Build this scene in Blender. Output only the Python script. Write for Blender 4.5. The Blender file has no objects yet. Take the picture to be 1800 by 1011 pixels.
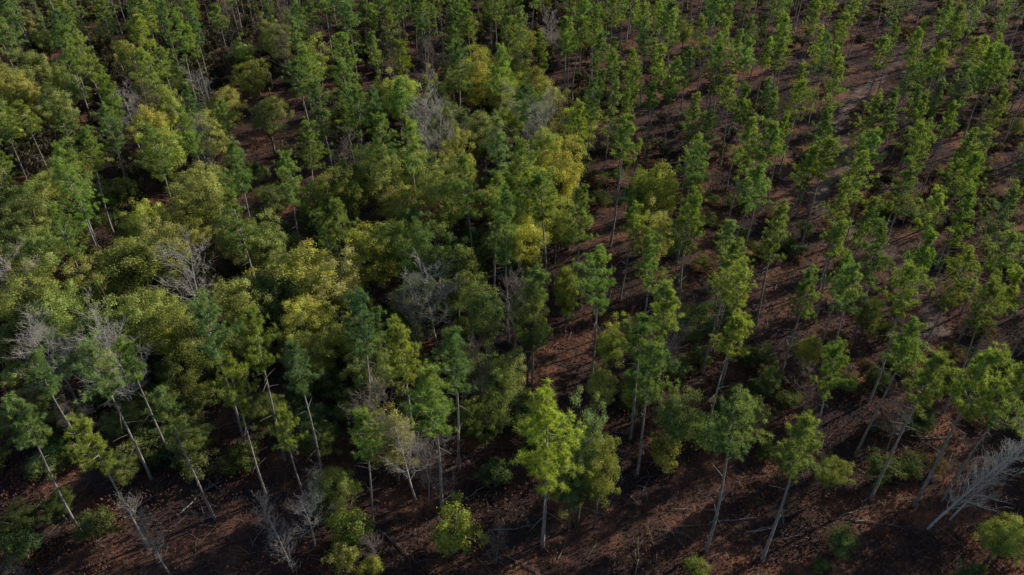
import bpy, math, random
import numpy as np
from mathutils import Vector

scene=bpy.context.scene
COL=scene.collection
H=64.0; PITCH=math.radians(38.0); F=1350.0
c=math.cos(PITCH); s=math.sin(PITCH)
def W(px,py,z=0.0):
    u=(px-900)/F; v=(py-505.5)/F
    t=(H-z)/(s+v*c)
    return (u*t,(c-v*s)*t)
def P(x,y,z=0.0):
    d=y*c+(H-z)*s
    if d<1: return (-9999,-9999,d)
    return (900+F*x/d, 505.5+F*((H-z)*c-y*s)/d, d)
def hw(y): return (y*c+H*s)*900/F
def GH(x,y):
    return 0.35*math.sin(x*0.07+1)*math.cos(y*0.055)+0.2*math.sin(x*0.16+y*0.12)
RND=random.Random(7)

# ------------------------------------------------------------ mesh helpers
def build_mesh(name, parts, mats):
    """parts: list of (V,F,matindex)"""
    Vs=[];loops=[];tot=[];mi=[];off=0
    for V,Fc,m in parts:
        if len(Fc)==0: continue
        Vs.append(V); loops.append((Fc+off).ravel()); k=Fc.shape[1]
        tot.append(np.full(len(Fc),k,dtype=np.int32)); mi.append(np.full(len(Fc),m,dtype=np.int32)); off+=len(V)
    V=np.concatenate(Vs).astype(np.float32); L=np.concatenate(loops).astype(np.int32); T=np.concatenate(tot); M=np.concatenate(mi)
    me=bpy.data.meshes.new(name)
    me.vertices.add(len(V)); me.vertices.foreach_set("co",V.ravel())
    me.loops.add(len(L)); me.loops.foreach_set("vertex_index",L)
    me.polygons.add(len(T))
    st=np.concatenate([[0],np.cumsum(T)[:-1]]).astype(np.int32)
    me.polygons.foreach_set("loop_start",st); me.polygons.foreach_set("loop_total",T)
    for m in mats: me.materials.append(m)
    me.polygons.foreach_set("material_index",M)
    me.update(calc_edges=True)
    return me
def tube(pts,rad,sides=6):
    pts=np.array(pts,float); n=len(pts)
    rad=np.array(rad,float)
    d=np.gradient(pts,axis=0); d/=np.linalg.norm(d,axis=1)[:,None]+1e-9
    ref=np.array([1.,0.13,0.07]) if abs(d[0][0])<0.8 else np.array([0.1,1.,0.05])
    a=np.cross(d,ref); a/=np.linalg.norm(a,axis=1)[:,None]+1e-9
    b=np.cross(d,a)
    th=np.arange(sides)*2*math.pi/sides
    V=(pts[:,None,:]+rad[:,None,None]*(np.cos(th)[None,:,None]*a[:,None,:]+np.sin(th)[None,:,None]*b[:,None,:])).reshape(-1,3)
    i=np.arange(n-1)[:,None]*sides; j=np.arange(sides)[None,:]; j2=(j+1)%sides
    Fc=np.stack([i+j,i+j2,i+sides+j2,i+sides+j],-1).reshape(-1,4)
    return V,Fc
def merge(lst):
    Vs=[];Fs=[];o=0
    for V,Fc in lst:
        Vs.append(V);Fs.append(Fc+o);o+=len(V)
    return np.concatenate(Vs),np.concatenate(Fs)
def unit(a): return a/(np.linalg.norm(a,axis=-1,keepdims=True)+1e-9)
def tufts(cent,n,ln,wd,rng,center,up=0.3):
    N=len(cent)
    out=unit(cent-center)[:,None,:]
    d=unit(rng.normal(size=(N,n,3))+np.array([0,0,up])+out*.25)
    sd=unit(np.cross(d,out+.8*rng.normal(size=(N,n,3))))
    L=ln*rng.uniform(.55,1.25,size=(N,n,1))*rng.uniform(.75,1.2,size=(N,1,1)); w=wd*rng.uniform(.7,1.3,size=(N,n,1))
    C=cent[:,None,:]+d*0.03
    V=np.stack([C-sd*w*.5,C+sd*w*.5,C+d*L],2).reshape(-1,3)
    return V,np.arange(len(V)).reshape(-1,3)
def tris_from(P0,nrm,size,rng):
    a=unit(np.cross(nrm,rng.normal(size=P0.shape))); b=np.cross(nrm,a)
    S=size*rng.uniform(.6,1.35,size=P0.shape[:-1]+(1,))
    V=np.stack([P0-a*S*.5-b*S*.25,P0+a*S*.5-b*S*.3,P0+b*S*.75],-2).reshape(-1,3)
    return V,np.arange(len(V)).reshape(-1,3)
def leaves(cent,n,spread,size,rng,center,bias=.9):
    N=len(cent)
    P0=cent[:,None,:]+rng.normal(size=(N,n,3))*spread*np.array([1,1,.75])
    out=unit(P0-center)
    return tris_from(P0,unit(unit(rng.normal(size=(N,n,3)))+out*bias),size,rng)
def clumps(cent,n,r,size,rng,center):
    """leaves gathered on the outside of many small twig clusters"""
    N=len(cent)
    d=unit(rng.normal(size=(N,n,3))+np.array([0,0,.35])+.5*unit(cent-center)[:,None,:])
    R=r*rng.uniform(.6,1.35,size=(N,1,1))
    rr=R*(rng.uniform(.15,1,size=(N,n,1))**.4)*(1+.25*rng.normal(size=(N,n,1)))
    P0=cent[:,None,:]+d*rr*np.array([1,1,.8])
    return tris_from(P0,unit(unit(rng.normal(size=(N,n,3)))*.8+d+.3*unit(P0-center)),size,rng)

# ------------------------------------------------------------ materials
def new_mat(name):
    m=bpy.data.materials.new(name); m.use_nodes=True; nt=m.node_tree
    for n in list(nt.nodes): nt.nodes.remove(n)
    o=nt.nodes.new("ShaderNodeOutputMaterial"); return m,nt,o
def foliage_mat(name, yellow=(0.16,0.15,0.03), ymix=0.5, trans=0.35):
    m,nt,o=new_mat(name); N=nt.nodes; L=nt.links
    oi=N.new("ShaderNodeObjectInfo"); geo=N.new("ShaderNodeNewGeometry")
    nz=N.new("ShaderNodeTexNoise"); nz.inputs["Scale"].default_value=0.16; nz.inputs["Detail"].default_value=1.5
    L.new(geo.outputs["Position"],nz.inputs["Vector"])
    r1=N.new("ShaderNodeMapRange"); r1.inputs[1].default_value=.42; r1.inputs[2].default_value=.68; r1.inputs[3].default_value=0; r1.inputs[4].default_value=ymix
    L.new(nz.outputs[0],r1.inputs[0])
    mx=N.new("ShaderNodeMixRGB"); L.new(r1.outputs[0],mx.inputs[0]); L.new(oi.outputs["Color"],mx.inputs[1]); mx.inputs[2].default_value=(*yellow,1)
    nz2=N.new("ShaderNodeTexNoise"); nz2.inputs["Scale"].default_value=0.9; nz2.inputs["Detail"].default_value=2
    L.new(geo.outputs["Position"],nz2.inputs["Vector"])
    r2=N.new("ShaderNodeMapRange"); r2.inputs[1].default_value=.3; r2.inputs[2].default_value=.7; r2.inputs[3].default_value=.68; r2.inputs[4].default_value=1.32
    L.new(nz2.outputs[0],r2.inputs[0])
    r3=N.new("ShaderNodeMapRange"); r3.inputs[3].default_value=.75; r3.inputs[4].default_value=1.25
    L.new(geo.outputs["Random Per Island"],r3.inputs[0])
    mu=N.new("ShaderNodeMath"); mu.operation='MULTIPLY'; L.new(r2.outputs[0],mu.inputs[0]); L.new(r3.outputs[0],mu.inputs[1])
    vm=N.new("ShaderNodeVectorMath"); vm.operation='SCALE'; L.new(mx.outputs[0],vm.inputs[0]); L.new(mu.outputs[0],vm.inputs["Scale"])
    df=N.new("ShaderNodeBsdfDiffuse"); L.new(vm.outputs[0],df.inputs[0])
    tr=N.new("ShaderNodeBsdfTranslucent")
    vt=N.new("ShaderNodeVectorMath"); vt.operation='MULTIPLY'; L.new(vm.outputs[0],vt.inputs[0]); vt.inputs[1].default_value=(1.25,1.22,.65); L.new(vt.outputs[0],tr.inputs[0])
    ms=N.new("ShaderNodeMixShader"); ms.inputs[0].default_value=trans; L.new(df.outputs[0],ms.inputs[1]); L.new(tr.outputs[0],ms.inputs[2])
    L.new(ms.outputs[0],o.inputs[0]); return m
def bark_mat(name,c1,c2,objcol=False):
    m,nt,o=new_mat(name); N=nt.nodes; L=nt.links
    tc=N.new("ShaderNodeTexCoord"); mp=N.new("ShaderNodeMapping"); mp.inputs["Scale"].default_value=(6,6,1.2)
    L.new(tc.outputs["Object"],mp.inputs[0])
    nz=N.new("ShaderNodeTexNoise"); nz.inputs["Scale"].default_value=1.5; nz.inputs["Detail"].default_value=5; L.new(mp.outputs[0],nz.inputs["Vector"])
    cr=N.new("ShaderNodeValToRGB"); cr.color_ramp.elements[0].position=.35; cr.color_ramp.elements[1].position=.65
    cr.color_ramp.elements[0].color=(*c1,1); cr.color_ramp.elements[1].color=(*c2,1); L.new(nz.outputs[0],cr.inputs[0])
    bs=N.new("ShaderNodeBsdfPrincipled"); bs.inputs["Roughness"].default_value=.9
    if objcol:
        oi=N.new("ShaderNodeObjectInfo"); mm=N.new("ShaderNodeMixRGB"); mm.blend_type='MULTIPLY'; mm.inputs[0].default_value=1
        L.new(cr.outputs[0],mm.inputs[1]); L.new(oi.outputs["Color"],mm.inputs[2]); L.new(mm.outputs[0],bs.inputs["Base Color"])
    else: L.new(cr.outputs[0],bs.inputs["Base Color"])
    bp=N.new("ShaderNodeBump"); bp.inputs["Strength"].default_value=.5; bp.inputs["Distance"].default_value=.03; L.new(nz.outputs[0],bp.inputs["Height"]); L.new(bp.outputs[0],bs.inputs["Normal"])
    L.new(bs.outputs[0],o.inputs[0]); return m
M_PINE=foliage_mat("pine_needles",(0.42,0.47,0.11),.38,.42)
M_LEAF=foliage_mat("broad_leaves",(0.48,0.49,0.135),.5,.4)
M_BUSH=foliage_mat("bush_leaves",(0.22,0.23,0.06),.5,.38)
M_BRUSH=foliage_mat("brush_twigs",(0.27,0.11,0.065),.8,.15)
M_BARK=bark_mat("pine_bark",(.15,.14,.135),(.37,.345,.33))
M_BARK2=bark_mat("hardwood_bark",(.08,.07,.06),(.18,.16,.14))
M_BARE=bark_mat("bare_wood",(.6,.6,.6),(1,1,1),True)

# ------------------------------------------------------------ plant generators
def pine(seed,lod=0,full=1.0,st=(.60,.70),rmax=1.3,nn=34,wd=.05):
    rng=np.random.default_rng(seed); h=20.0
    nz=9; zs=np.linspace(-.5,h*.97,nz)
    ax,ay=rng.uniform(-.45,.45,2); ph=rng.uniform(0,6)
    def cx(z): return np.array([ax*math.sin(z*.22+ph)-ax*math.sin(ph), ay*math.sin(z*.17+ph*2)-ay*math.sin(ph*2)])
    pts=[(*cx(z),z) for z in zs]
    rad=[0.175*(1-.76*max(0,z)/h)+(0.05 if z<.3 else 0) for z in zs]
    wood=[tube(pts,rad,7 if lod==0 else 4)]
    start=rng.uniform(*st)*h; cent=[]
    nl=int((31 if lod==0 else 23)*(1+(.58-start/h)*1.2))
    side=rng.uniform(0,6.28)
    for i in range(nl):
        f=(i+rng.uniform(0,.8))/nl; z=start+(h*.97-start)*f
        prof=(min(1,.5+f*2.2))*(1-max(0,f-.3)/.7*.66)
        az=i*2.4+rng.normal()*.5
        ln=2.6*full*prof*rng.uniform(.4,rmax)*(1+.22*math.cos(az-side))
        el=rng.uniform(.05,.4)+.45*f
        p0=np.array([*cx(z),z]); d=np.array([math.cos(az)*math.cos(el),math.sin(az)*math.cos(el),math.sin(el)])
        p1=p0+d*ln*.5; p2=p0+d*ln+np.array([0,0,.12*ln])
        if lod==0 or i%2==0: wood.append(tube([p0,p1,p2],[.06,.04,.02],4 if lod==0 else 3))
        nt_=int((15 if lod==0 else 9)*(.55+.45*prof)) 
        for k in range(nt_):
            t=.3+.73*(k+rng.uniform(0,1))/nt_
            q=p0+(p2-p0)*t+rng.normal(size=3)*np.array([.42,.42,.13])*(.3+ln*.24)
            cent.append(q)
    top=np.array([*cx(h*.97),h*.97])
    for k in range(10 if lod==0 else 6): cent.append(top+rng.normal(size=3)*np.array([.3,.3,.5])-np.array([0,0,.3]))
    if lod==0:
        for k in range(rng.integers(8,14)):
            z=rng.uniform(.25*h,start); az=rng.uniform(0,6.28); ln=rng.uniform(.5,2.0)
            p0=np.array([*cx(z),z]); d=np.array([math.cos(az),math.sin(az),rng.uniform(-.2,.3)])
            wood.append(tube([p0,p0+d*ln*.5,p0+d*ln+np.array([0,0,-.1])],[.035,.025,.012],3))
    cent=np.array(cent); ctr=np.array([0,0,(start+h)*.5-1.2])
    lf=tufts(cent,nn,.37,wd,rng,ctr) if lod==0 else tufts(cent,16,.42,.095,rng,ctr)
    return merge(wood),lf
def hardwood(seed,lod=0,h=14.0,R=4.5,low=.18,nclump=120,n=200,size=.13,r=.72):
    rng=np.random.default_rng(seed)
    ctr=np.array([0,0,h*(low+1)/2*.98]); rz=h*(1-low)/2
    wood=[]; tp=[(0,0,-.5),(rng.normal()*.1,rng.normal()*.1,h*.2),(rng.normal()*.3,rng.normal()*.3,h*.45),(rng.normal()*.4,rng.normal()*.4,h*.75)]
    wood.append(tube(tp,[.24,.19,.14,.05],7 if lod==0 else 4))
    if lod: nclump=int(nclump*.7); n=30; size*=2.3
    lob=[unit(rng.normal(size=3)+np.array([0,0,.4])) for _ in range(6)]
    lw=[rng.uniform(.2,.6) for _ in lob]
    cs=[]
    for i in range(nclump):
        d=unit(rng.normal(size=3)+np.array([0,0,.2]))
        lum=.55+max([w_*max(0,float(d@l))**6 for l,w_ in zip(lob,lw)])
        rr=rng.uniform(.2,1)**.5*lum*rng.uniform(.8,1.2)
        q=ctr+d*rr*np.array([R,R,rz])
        q[2]=max(q[2],.5); cs.append(q)
        if i%(3 if lod==0 else 9)==0:
            zz=rng.uniform(.2,.6)*h; p0=np.array([0,0,zz]); m_=(p0+q)/2+np.array([0,0,-.3])
            if q[2]>zz*.6: wood.append(tube([p0,m_,q],[.08,.05,.02],4 if lod==0 else 3))
    cs=np.array(cs)
    return merge(wood),clumps(cs,n,r,size,rng,ctr)
def bare(seed,h=14.0,dense=1.0,r0=.15,fine=5,lf=.33,tw=.010,k1=8,low=.3):
    rng=np.random.default_rng(seed); out=[]
    def grow(p,d,ln,r,lev):
        ns=[7,4,3,2][lev]; pts=[p]; dd=d
        for i in range(ns):
            dd=unit(dd+rng.normal(size=3)*[.05,.16,.2,.22][lev]+np.array([0,0,[.0,.12,.08,0][lev]]))
            pts.append(pts[-1]+dd*ln/ns)
        rr=np.linspace(r,max(r*.25,tw*.8),ns+1)
        out.append(tube(pts,rr,[6,4,3,3][lev]))
        if lev==3: return
        nk=int([17*dense,k1,fine][lev])
        for k in range(nk):
            t=([low,.2,.25][lev])+([1-low,.8,.75][lev])*(k+rng.uniform(0,1))/nk
            i=min(ns-1,int(t*ns)); q=pts[i]+(pts[i+1]-pts[i])*(t*ns-i)
            az=rng.uniform(0,6.28); e=unit(np.array([math.cos(az),math.sin(az),rng.uniform(-.1,.6)]))
            base=unit(pts[i+1]-pts[i]); nd=unit(base*[.5,.7,.7][lev]+e*[1,.75,.8][lev])
            grow(q,nd,ln*[lf,.45,.5][lev]*rng.uniform(.6,1.2)*(1-.45*t if lev==0 else 1),max(r*(1-.6*t)*[.33,.45,.45][lev],tw),lev+1)
    grow(np.array([0,0,-.4]),np.array([rng.normal()*.04,rng.normal()*.04,1.]),h*.95,r0,0)
    V,Fc=merge(out)
    return V,Fc
def bush(seed,lod=0,h=5.0,R=2.2):
    return hardwood(seed,lod,h,R,.02,46,110,.135,.55)

FU=[1,.85,1.1,.95,1.2,.9,1.05,.8,1,1.1,.9,1]
NP=9
def pm(w,l): return (build_mesh("pine_trunk",[(*w,0)],[M_BARK]),build_mesh("pine_crown",[(*l,0)],[M_PINE]))
pineM=[pm(*pine(100+i,0,FU[i]*.98,nn=44,wd=.042)) for i in range(NP)]            # high crowns
pineK=[pm(*pine(150+i,0,FU[i],(.50,.63))) for i in range(NP)]  # deeper crowns
pineX=pm(*pine(184,0,1.35,(.5,.52),1.05,44,.045))
pineL=[pine(200+i,1,FU[i]*.93,(.50,.63)) for i in range(8)]
hwM=[]
for i in range(8):
    w,l=hardwood(300+i); hwM.append((build_mesh("broadleaf_trunk",[(*w,0)],[M_BARK2]),build_mesh("broadleaf_crown",[(*l,0)],[M_LEAF])))
hwL=[hardwood(400+i,1) for i in range(4)]
buM=[]
for i in range(7):
    w,l=bush(500+i); buM.append(build_mesh("bush",[(*w,0),(*l,1)],[M_BARK2,M_BUSH]))
buL=[bush(600+i,1) for i in range(3)]
baM=[build_mesh("bare_tree",[(*bare(700+i,14,[1.3,1.5,1.2,1.3][i],.13,7,.36),0)],[M_BARE]) for i in range(4)]
snM=[build_mesh("dead_tree",[(*bare(720+i,14,3.2,.13,4,.2,.009,6,.2),0)],[M_BARE]) for i in range(2)]

# ------------------------------------------------------------ layout
LP=[(8,705,18),(140,722,18.5),(150,588,20),(290,692,17.5),(400,652,18),(350,535,20),(430,555,20),(512,605,19),(490,712,15),(620,728,16),
(610,505,21),(705,560,20),(790,563,20),(755,638,20),(965,680,21),(1160,580,20),(1060,430,19),(1310,710,20),(1430,725,20),(1650,620,20),
(1750,615,21),(1495,610,17),(1290,555,17),(1605,560,19),(1765,510,18),(1622,475,19),(1525,465,19),(1165,490,19),(1320,460,18),(1285,420,19),
(1385,355,18.5),(1700,435,18),(1490,385,16),(893,330,22),(820,262,20),(1020,320,20),(1230,335,19),(1110,345,16),(1225,250,19),(1320,200,20),
(1360,215,20),(1315,288,19),(1095,200,21),(880,198,21),(910,238,20),(710,210,20),(560,145,20),(530,215,18),(495,268,18),(400,245,19),
(255,215,18),(90,355,18),(130,225,19),(1465,232,18),(1420,250,17),(1550,225,18),(1660,330,18),(1500,315,17),(1730,272,18),(1630,220,18),
(1410,140,17),(1570,150,18),(410,335,18),(600,345,17),(560,372,16),(1793,330,19),(1140,545,18),(930,150,18),(215,600,17),(60,620,16),
(1790,640,19),(655,200,19),(590,100,19),(940,470,17),(1715,330,17),(1590,288,17),(1570,400,17),(1640,400,17),(1780,400,17),(1430,470,16),(1540,340,17)]
LH=[(830,95,5,15,2),(885,108,4.5,15,2),(700,125,4.5,14,2),(215,405,6.5,13,0),(275,395,5,13,0),(520,425,6,14,2),(570,450,5,13,0),(640,395,4.6,14,2),(690,368,4.4,15,1),(745,408,4.5,14,3),
(650,248,4.6,16,0),(700,305,4,14,0),(455,375,4,13,0),(395,362,4,13,0),(340,285,4.5,14,1),(985,250,5.0,16,2),(940,290,4.5,15,2),(1165,275,4,17,1),(1130,285,3,15,3),
(780,290,4.4,15,0),(300,350,4.4,13,0),(25,328,5,14,1),(20,470,5,13,1),(75,500,4.5,12,1),(190,525,5,13,1),(255,520,5,13,0),(330,545,4.5,13,3),(530,505,4,12,2),(620,545,4,11,1),
(470,470,5,12,3),(420,485,4.5,12,0),(140,440,5,12,0),(380,140,4,13,0),(20,120,4.5,14,2),(100,100,4,14,1),(250,180,4.5,13,0),(945,108,4,13,0),(1000,455,2.6,12,1),(930,490,2.8,16,3),
(850,480,3.4,15,3),(1080,560,2.8,10,1),(880,612,3.2,11,1),(1200,690,3.8,9,6),(580,820,3,8,1),(680,708,3.6,12,0),(1034,698,2.8,18,6),(1062,760,2.6,14,6),(1010,800,2.2,11,3),(1240,520,3,10,3),(800,430,4,14,3),(725,470,3.5,13,3),
(1160,360,2.8,15,0),(640,590,3.2,12,3),(540,570,4,11,3),(120,560,4,12,3),(30,400,4.5,13,1),(560,300,4,12,3),(1060,640,2.6,9,1),(1130,640,2.6,9,3),(1540,520,2.2,8,3),(1430,590,2.4,7,0),(1360,640,2.2,6,3),
(1785,915,2.8,7,1),(1400,760,2.2,8,3),(1480,800,2.0,7,3),(300,620,4,10,5),(80,690,3.0,6,5),(240,690,3.2,6,5),(210,810,2.4,4,5),(330,760,2.6,5,5),(460,690,3,7,5),(560,740,3,6,5),(620,700,3,6,5),(850,700,3,8,5),(90,870,2.4,4,5),(20,900,2.6,4,5),(730,680,3,7,5)]
LB=[(750,180,17,0),(768,190,16,0),(935,165,17,0),(948,172,15,0),(325,445,15,0),(35,565,13,0),(75,590,12,0),(180,590,15,0),(200,600,13,0),(720,510,12,1),(760,450,15,0),(715,742,12,0),(740,770,11,1),(650,945,5,1),
(870,935,5,1),(20,420,13,0),(230,130,14,1),(340,210,13,0),(210,160,13,0),(600,240,13,1),(1250,200,12,1),(850,620,11,1),(640,660,12,1),(1285,480,13,1),(1440,650,9,1),(530,875,8,0),(20,990,5,1),(120,700,8,1),(900,480,15,1),(1600,700,9,1),(690,70,14,1),(500,60,14,1),(1180,560,13,1)]
LS=[((298,1008),(-.05,0,1),10.5),((517,1008),(-.06,.02,1),11.5),((1630,930),(6,3.0,12),16),((560,930),(.1,.02,1),9),((1668,915),(5.5,3.2,12),13.5)]
LU=[(795,898,2.9,6,2),(870,805,2.0,4,3),(1230,985,1.4,2.2,1),(1490,930,1.7,4,3),(610,890,2.2,6,1),(560,860,2.2,5.5,3),(650,985,1.5,2.5,2),(1450,985,1.1,1.8,3),
(1180,760,2.4,6,0),(1250,730,2.4,5,3),(1000,830,2,6,0),(1330,700,2.2,5,3),(1560,800,2.0,4,3),(150,900,2.2,4,5),(20,940,2.4,4,5),(430,780,2.2,4,5),(330,680,2.6,5,5),(1720,990,1.6,3,3),(600,960,1.7,4,0)]
PC=[(.235,.35,.11),(.265,.375,.10),(.19,.305,.115),(.30,.395,.10),(.22,.325,.13)]
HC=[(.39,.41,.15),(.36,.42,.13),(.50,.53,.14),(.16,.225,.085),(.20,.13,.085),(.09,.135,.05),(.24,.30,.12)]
BC=[(.50,.48,.47),(.28,.235,.22)]

pines=[];hards=[];bares=[];bushes=[]
for px,py,h in LP:
    x,y=W(px,py,h); pines.append([x,y,h,RND.uniform(.88,1.02),(.46,.57,.11) if (px,py)==(965,680) else None])
for px,py,R,h,k in LH:
    x,y=W(px,py,h*.97); hards.append([x,y,h,R,k])
for px,py,h,k in LB:
    x,y=W(px,py,h*.95); bares.append([x,y,h,1,k])
for px,py,R,h,k in LU:
    x,y=W(px,py,h); bushes.append([x,y,h,R,k])
gaps=[(490,360,7),(482,240,7),(985,600,7),(975,660,6),(1060,760,5),(1150,900,12),(1400,560,5),(1420,500,5),(1550,440,4.5),(1490,300,4.5),(1330,250,4),(1560,140,5),(1420,345,4),(1610,85,4),(1080,400,6),(1480,190,4),(620,80,8),(1530,420,4.5),(860,235,5),(180,300,5),(1040,480,4)]
gapW=[(*W(px,py,0),r) for px,py,r in gaps]
zone=[(250,450,16),(550,480,15),(680,400,13),(850,150,18),(960,300,13),(380,200,17),(100,330,17),(60,550,12),(700,300,14),(90,110,16),(420,400,12),(480,60,10),(820,280,12)]
zW=[(*W(px,py,12),r) for px,py,r in zone]
def in_gap(x,y): return any((x-a)**2+(y-b)**2<r*r for a,b,r in gapW)
def in_zone(x,y): return any((x-a)**2+(y-b)**2<r*r for a,b,r in zW)
path_px=[(1720,20),(1610,85),(1500,175),(1470,220),(1490,290),(1430,345),(1470,390),(1540,430),(1600,490),(1660,600)]
pathW=[W(a,b,0) for a,b in path_px]
def near_path(x,y,w=1.9):
    for (x0,y0),(x1,y1) in zip(pathW[:-1],pathW[1:]):
        dx,dy=x1-x0,y1-y0; t=max(0,min(1,((x-x0)*dx+(y-y0)*dy)/(dx*dx+dy*dy)))
        if (x-x0-t*dx)**2+(y-y0-t*dy)**2<w*w: return True
    return False
sp=5.7; ca,sa=math.cos(math.radians(28)),math.sin(math.radians(28))
keyP=[(p[0],p[1]) for p in pines]; keyH=[(p[0],p[1],p[3]) for p in hards]; keyB=[(p[0],p[1]) for p in bares]
for i in range(-80,81):
    for j in range(-80,81):
        gx=i*sp; gy=j*sp*1.08+160
        x=gx*ca-(gy-160)*sa; y=gx*sa+(gy-160)*ca+160
        x+=RND.gauss(0,1.3); y+=RND.gauss(0,1.3)
        if y<60 or y>258: continue
        if x>hw(y)+46 or x<-hw(y)-12: continue  # wider right margin: unseen trees added so their shadows fall into view
        right = P(x,y,0)[0]>1020+ (0 if y>90 else 60)
        if in_gap(x,y) or near_path(x,y): continue
        if any((x-a)**2+(y-b)**2<4.2**2 for a,b in keyP): continue
        if any((x-a)**2+(y-b)**2<(r*.75)**2 for a,b,r in keyH): continue
        if any((x-a)**2+(y-b)**2<3.5**2 for a,b in keyB): continue
        u=RND.random(); z=in_zone(x,y)
        if z and u<.54:
            hards.append([x,y,RND.uniform(11,15.5),RND.uniform(3.2,5.2),RND.choice([0,0,1,2,2,3])])
        elif (not right) and u<.06: bares.append([x,y,RND.uniform(11,15),1,RND.choice([0,1,1])])
        elif (not right) and u<.16: hards.append([x,y,RND.uniform(9,13),RND.uniform(2.6,4.0),RND.choice([0,1,3,3])])
        elif right and u<.20: continue
        elif right and u<.25: hards.append([x,y,RND.uniform(5,9),RND.uniform(1.8,2.8),RND.choice([3,4,6,0])])
        elif (not right) and u<.26: continue
        elif z and u<.70: continue
        else: pines.append([x,y,RND.uniform(15,20.5) if not right else RND.uniform(13.5,19),RND.uniform(.8,1.08)*(.94 if right else 1),None])
for k in range(150):  # extra unseen pines right of view, added to shade the clearing
    x=RND.uniform(44,125); y=RND.uniform(20,78)
    if abs(P(x,y,18)[0]-900)<960 or abs(P(x,y,0)[0]-900)<960: continue
    pines.append([x,y,RND.uniform(16,20),1.1,None])
for k in range(2700):
    y=RND.uniform(50,235); x=RND.uniform(-1,1)*(hw(y)+5)
    q=P(x,y,0); right=q[0]>1020
    if in_gap(x,y) or near_path(x,y,3.0): continue
    if y<56 and (q[0]>420 and RND.random()<.8): continue
    if RND.random()>.45: continue
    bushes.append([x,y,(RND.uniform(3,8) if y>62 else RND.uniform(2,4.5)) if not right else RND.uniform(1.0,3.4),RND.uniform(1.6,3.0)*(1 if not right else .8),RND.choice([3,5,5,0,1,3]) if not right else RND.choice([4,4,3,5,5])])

def dist(t): return math.sqrt(t[0]**2+t[1]**2+(H-6)**2)
def inview(t):
    for z in (0,t[2]):
        a=P(t[0],t[1],z)
        if -20<a[0]<1820 and -20<a[1]<1031: return True
    return False
def split(lst,cap):
    v=sorted([t for t in lst if inview(t)],key=dist); o=[t for t in lst if not inview(t)]
    return v[:cap],v[cap:]+o
def jit(col,a=.2):
    f=RND.uniform(1-a,1+a); return (col[0]*f*RND.uniform(.86,1.1),col[1]*f,col[2]*f*RND.uniform(.8,1.3),1)
def empty(name,loc,rot):
    e=bpy.data.objects.new(name,None); e.empty_display_size=.5; e.location=loc; e.rotation_euler=rot; COL.objects.link(e); return e
def two_part(name,meshes,loc,rot,scl,tint,label,cat,group):
    e=empty(name,loc,rot); e["label"]=label; e["category"]=cat; e["group"]=group; e.scale=scl
    for me,nm in zip(meshes,("trunk","crown")):
        o=bpy.data.objects.new(nm,me); o.parent=e; COL.objects.link(o)
        if nm=="crown": o.color=tint
    return e

near,farP=split(pines,295)
for t in near:
    x,y,h,w,cc=t; k=h/20; i=RND.randrange(NP)
    a,b=RND.gauss(0,.025),RND.gauss(0,.025)
    lab="tall green pine with long bare trunk beside the clearing" if y<60 else "tall green pine standing in leaf-strewn woodland"
    if x<-10 and y<58: w*=.9
    ms=pineM[i] if y<64 else (pineK[i] if RND.random()<.65 else pineM[i])
    if cc: lab="bright yellow-green pine with straight pale trunk beside the clearing"; ms=pineX; a=b=0; w=1.12
    two_part("pine_tree",ms,(x,y,GH(x,y)),(a,b,RND.uniform(0,6.28)),(k*w,k*w,k),(*cc,1) if cc else jit(RND.choice(PC)),lab,"tree","pine trees of the forest")
nh,farH=split(hards,290)
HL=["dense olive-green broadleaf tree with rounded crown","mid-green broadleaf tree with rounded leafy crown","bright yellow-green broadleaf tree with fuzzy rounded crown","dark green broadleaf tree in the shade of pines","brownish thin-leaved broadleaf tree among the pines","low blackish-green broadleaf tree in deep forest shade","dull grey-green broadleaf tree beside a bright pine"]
for t in nh:
    x,y,h,R,k=t
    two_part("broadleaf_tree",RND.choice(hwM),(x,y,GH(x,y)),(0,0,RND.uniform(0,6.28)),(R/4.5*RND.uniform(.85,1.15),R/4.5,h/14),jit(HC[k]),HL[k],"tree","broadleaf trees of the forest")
nb,farB=split(bares,290)
for t in nb:
    x,y,h,_,k=t
    o=bpy.data.objects.new("bare_tree",RND.choice(baM)); COL.objects.link(o); o.location=(x,y,GH(x,y)); o.rotation_euler=(RND.gauss(0,.04),RND.gauss(0,.04),RND.uniform(0,6.28)); q=h/14; o.scale=(q*1.15,q*1.15,q)
    o.color=(*BC[k],1); o["label"]=["leafless pale grey tree with bare branching twigs","leafless reddish-grey tree with fine bare twigs"][k]; o["category"]="tree"; o["group"]="leafless trees of the forest"
for n_,t in enumerate(LS):
    (bx,by),dv,h=t; x,y=W(bx,by,0)
    o=bpy.data.objects.new("dead_tree",snM[n_%2]); COL.objects.link(o); o.location=(x,y,GH(x,y)); o.rotation_euler=Vector(dv).to_track_quat('Z','Y').to_euler(); q=h/14; o.scale=(q,q,q)
    o.color=(.62,.61,.62,1) if n_ in (2,4) else (.38,.36,.345,1); o["label"]="leaning dead whitish tree with many broken bare branches"; o["category"]="tree"; o["group"]="dead leaning trees at the clearing"
nu,farU=split(bushes,290)
UL=["grey-green leafy bush growing under the trees","mid-green leafy bush growing under the trees","bright yellow-green rounded bush in the clearing","dark green leafy bush in the shade","rusty brown bush on the woodland floor","blackish-green bush in deep forest shade"]
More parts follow.
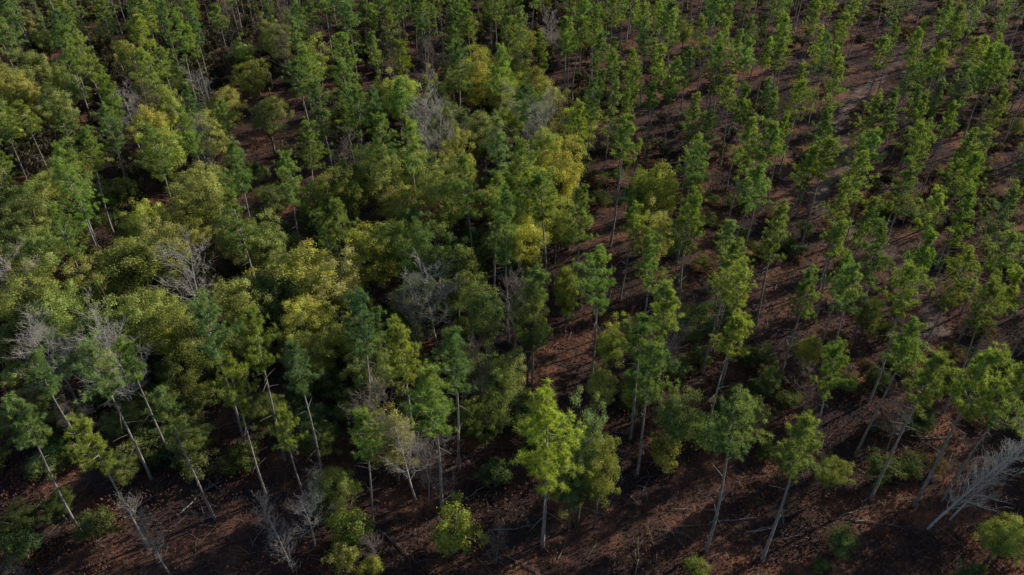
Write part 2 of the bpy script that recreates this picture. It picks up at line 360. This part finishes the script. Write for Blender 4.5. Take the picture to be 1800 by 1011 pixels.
for t in nu:
    x,y,h,R,k=t
    o=bpy.data.objects.new("bush",RND.choice(buM)); COL.objects.link(o); o.location=(x,y,GH(x,y)); o.rotation_euler=(0,0,RND.uniform(0,6.28)); o.scale=(R/2.2,R/2.2,h/5)
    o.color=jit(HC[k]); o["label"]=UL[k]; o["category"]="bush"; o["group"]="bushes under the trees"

def forest(name,lst,protos,mats,sfun,label,cat,color):
    if not lst: return
    parts=[]
    for t in lst:
        w,l=RND.choice(protos); a=RND.uniform(0,6.28); R_=np.array([[math.cos(a),-math.sin(a),0],[math.sin(a),math.cos(a),0],[0,0,1]])
        sc=np.array(sfun(t)); off=np.array([t[0],t[1],GH(t[0],t[1])])
        parts.append(((w[0]*sc)@R_.T+off,w[1],0)); parts.append(((l[0]*sc)@R_.T+off,l[1],1))
    o=bpy.data.objects.new(name,build_mesh(name,parts,mats)); COL.objects.link(o)
    o["kind"]="stuff"; o["label"]=label; o["category"]=cat; o.color=(*color,1)
forest("pine_forest",farP,pineL,[M_BARK,M_PINE],lambda t:(t[2]/20*t[3],t[2]/20*t[3],t[2]/20),"far-off mass of green pine woodland","forest",(.225,.32,.165))  # bluer crown tint stands in for distance haze
forest("broadleaf_forest",farH,hwL,[M_BARK2,M_LEAF],lambda t:(t[3]/4.5,t[3]/4.5,t[2]/14),"far-off olive-green broadleaf woodland","forest",(.33,.36,.17))  # aerial haze put into the slightly cooler leaf colour
forest("undergrowth",farU,buL,[M_BARK2,M_BUSH],lambda t:(t[3]/2.2,t[3]/2.2,t[2]/5),"far-off low bushes under the forest","undergrowth",(.13,.115,.09))

rng=np.random.default_rng(5)
def scatter(n,y0,y1,keep):
    out=[]
    while len(out)<n:
        y=rng.uniform(y0**.5,y1**.5)**2; x=rng.uniform(-1,1)*(hw(y)+5)
        if keep(x,y): out.append((x,y,GH(x,y)+.2))
    return np.array(out)
cb=scatter(13000,26,230,lambda x,y: not near_path(x,y,1.0))
V,Fc=leaves(cb,18,.5,.17,rng,np.array([0,0,-50.]),.1)
V[:,2]=np.abs(V[:,2])*1.5
o=bpy.data.objects.new("brush",build_mesh("brush",[(V,Fc,0)],[M_BRUSH])); COL.objects.link(o); o.color=(.08,.05,.045,1); o["kind"]="stuff"; o["label"]="low reddish-brown dead brush covering the forest floor"; o["category"]="undergrowth"
cb=scatter(2600,24,120,lambda x,y: not near_path(x,y,2.4)); V,Fc=leaves(cb,12,.3,.13,rng,np.array([0,0,-50.]),.1); V[:,2]=np.abs(V[:,2])
o=bpy.data.objects.new("grass",build_mesh("grass",[(V,Fc,0)],[M_BUSH])); COL.objects.link(o); o.color=(.08,.09,.04,1); o["kind"]="stuff"; o["label"]="sparse low green weeds on the clearing floor"; o["category"]="grass"
tw=[]
for q in scatter(3000,26,110,lambda x,y:True):
    a=rng.uniform(0,6.28); l=rng.uniform(.4,2.4); d=np.array([math.cos(a),math.sin(a),rng.normal()*.08])
    tw.append(tube([q-d*l*.5-[0,0,.1],q+[0,0,-.02],q+d*l*.5-[0,0,.07]],[.03,.025,.012],3))
V,Fc=merge(tw); o=bpy.data.objects.new("twig_litter",build_mesh("twig_litter",[(V,Fc,0)],[M_BARE])); COL.objects.link(o); o.color=(.30,.27,.25,1); o["kind"]="stuff"; o["label"]="scattered grey twigs lying on the ground"; o["category"]="twigs"
def log_mesh(seed):
    r=np.random.default_rng(seed); pts=[(i-3,r.normal()*.1,r.uniform(0,.1)) for i in range(7)]; ps=[tube(pts,[.10,.095,.09,.08,.065,.05,.03],7)]
    for k in range(9):
        x=r.uniform(-1,3); a=r.uniform(-1.2,1.2); d=np.array([.7,math.sin(a)*1.0,abs(math.cos(a))*.35]); l=r.uniform(.6,1.9)
        ps.append(tube([(x,0,0),tuple(np.array([x,0,0])+d*l*.5),tuple(np.array([x,0,0])+d*l)],[.035,.025,.01],4))
    return build_mesh("fallen_log",[(*merge(ps),0)],[M_BARE])
LGm=[log_mesh(i) for i in range(4)]
LG=[(1220,925,5),(1290,915,8),(1180,935,-12),(1340,930,15),(1640,775,0),(700,960,-40),(920,990,-30),(380,860,-35),(350,880,60),(990,960,70),(905,925,10),(1080,870,60),(800,770,20),(1120,980,80),(840,860,40),(310,800,10),(460,940,70),(1500,900,20),(1540,920,-10),(730,880,25),(1700,930,30),(1050,900,-20),(250,890,50),(60,900,80)]
for px,py,a in LG:
    x,y=W(px,py,0); o=bpy.data.objects.new("fallen_log",RND.choice(LGm)); COL.objects.link(o); o.location=(x,y,GH(x,y)+.1); o.rotation_euler=(0,0,math.radians(a)); q=RND.uniform(.4,.9); o.scale=(q,q,q); o.color=(.30,.28,.26,1)
    o["label"]="weathered grey fallen log on the clearing floor"; o["category"]="log"; o["group"]="fallen logs in the clearing"

# ------------------------------------------------------------ ground + path
def grid_mesh(name,x0,x1,y0,y1,st,mat):
    xs=np.arange(x0,x1+.1,st); ys=np.arange(y0,y1+.1,st); X,Y=np.meshgrid(xs,ys)
    Z=.35*np.sin(X*.07+1)*np.cos(Y*.055)+.2*np.sin(X*.16+Y*.12)
    V=np.stack([X,Y,Z],-1).reshape(-1,3); n=len(xs); i=np.arange(len(ys)-1)[:,None]*n; j=np.arange(n-1)[None,:]
    Fq=np.stack([i+j,i+j+1,i+j+n+1,i+j+n],-1).reshape(-1,4)
    return build_mesh(name,[(V,Fq,0)],[mat])
def ground_mat(name,cols,sc=.12):
    m,nt,o=new_mat(name); N=nt.nodes; L=nt.links
    geo=N.new("ShaderNodeNewGeometry")
    n1=N.new("ShaderNodeTexNoise"); n1.inputs["Scale"].default_value=sc; n1.inputs["Detail"].default_value=6; n1.inputs["Roughness"].default_value=.65; L.new(geo.outputs["Position"],n1.inputs["Vector"])
    cr=N.new("ShaderNodeValToRGB"); e=cr.color_ramp.elements; e[0].position=.37; e[0].color=(*cols[0],1); e[1].position=.63; e[1].color=(*cols[2],1); m_=e.new(.51); m_.color=(*cols[1],1); L.new(n1.outputs[0],cr.inputs[0])
    n2=N.new("ShaderNodeTexNoise"); n2.inputs["Scale"].default_value=2.2; n2.inputs["Detail"].default_value=7; n2.inputs["Roughness"].default_value=.75; L.new(geo.outputs["Position"],n2.inputs["Vector"])
    mr=N.new("ShaderNodeMapRange"); mr.inputs[1].default_value=.3; mr.inputs[2].default_value=.7; mr.inputs[3].default_value=.5; mr.inputs[4].default_value=1.6; L.new(n2.outputs[0],mr.inputs[0])
    vm=N.new("ShaderNodeVectorMath"); vm.operation='SCALE'; L.new(cr.outputs[0],vm.inputs[0]); L.new(mr.outputs[0],vm.inputs["Scale"])
    bs=N.new("ShaderNodeBsdfPrincipled"); bs.inputs["Roughness"].default_value=.95; bs.inputs["Specular IOR Level"].default_value=.1; L.new(vm.outputs[0],bs.inputs["Base Color"])
    bp=N.new("ShaderNodeBump"); bp.inputs["Distance"].default_value=.25; bp.inputs["Strength"].default_value=.7; L.new(n2.outputs[0],bp.inputs["Height"]); L.new(bp.outputs[0],bs.inputs["Normal"])
    L.new(bs.outputs[0],o.inputs[0]); return m
MG=ground_mat("forest_floor",[(.034,.026,.030),(.075,.046,.042),(.20,.10,.066)])
MP=ground_mat("dirt_track",[(.06,.042,.04),(.11,.078,.07),(.20,.145,.13)],.35)
o=bpy.data.objects.new("ground",grid_mesh("ground",-900,900,-300,1500,3,MG)); COL.objects.link(o); o["kind"]="structure"; o["label"]="leaf-littered brown forest floor"; o["category"]="ground"
pp=np.array(pathW); dense=[]
for k in range(len(pp)-1):
    n=max(4,int(np.linalg.norm(pp[k+1]-pp[k])/1.2))
    p0=pp[max(0,k-1)];p1=pp[k];p2=pp[k+1];p3=pp[min(len(pp)-1,k+2)]
    for i in range(n):
        t=i/n; dense.append(.5*((2*p1)+(-p0+p2)*t+(2*p0-5*p1+4*p2-p3)*t*t+(-p0+3*p1-3*p2+p3)*t**3))
dense=np.array(dense); dd=np.gradient(dense,axis=0); dd/=np.linalg.norm(dd,axis=1)[:,None]; nn=np.stack([-dd[:,1],dd[:,0]],1)
rows=[]
for q,nv in zip(dense,nn):
    wl=1.3+rng.normal()*.45; wr=1.3+rng.normal()*.45
    for f in (-wl,-wl*.5,0,wr*.5,wr):
        a=q+nv*f; rows.append((a[0],a[1],GH(a[0],a[1])+.03))
V=np.array(rows); i=np.arange(len(dense)-1)[:,None]*5; j=np.arange(4)[None,:]; Fq=np.stack([i+j,i+j+5,i+j+6,i+j+1],-1).reshape(-1,4)
o=bpy.data.objects.new("path",build_mesh("path",[(V,Fq,0)],[MP])); COL.objects.link(o); o["kind"]="structure"; o["label"]="pale winding dirt track through the pines"; o["category"]="path"

# ------------------------------------------------------------ light
EL=math.radians(25); AZ=math.radians(62)
sd=Vector((math.sin(AZ)*math.cos(EL),math.cos(AZ)*math.cos(EL),math.sin(EL)))
w=bpy.data.worlds.new("World"); scene.world=w; w.use_nodes=True; nt=w.node_tree
sk=nt.nodes.new("ShaderNodeTexSky"); sk.sky_type='NISHITA'; sk.sun_disc=False; sk.sun_elevation=EL; sk.sun_rotation=AZ
nt.links.new(sk.outputs[0],nt.nodes["Background"].inputs[0]); nt.nodes["Background"].inputs[1].default_value=.085
ld=bpy.data.lights.new("sun",'SUN'); ld.energy=5.0; ld.angle=math.radians(.5); ld.color=(1,.88,.70)
lo=bpy.data.objects.new("sun",ld); COL.objects.link(lo); lo.rotation_euler=sd.to_track_quat('Z','Y').to_euler(); lo.location=(0,0,100)
cd=bpy.data.cameras.new("camera"); cd.sensor_width=36; cd.lens=F/1800*36; cd.clip_end=3000
co=bpy.data.objects.new("camera",cd); COL.objects.link(co); co.location=(0,0,H); co.rotation_euler=(math.pi/2-PITCH,0,0); scene.camera=co
scene.view_settings.view_transform='Standard'; scene.view_settings.look='None'; scene.view_settings.exposure=0
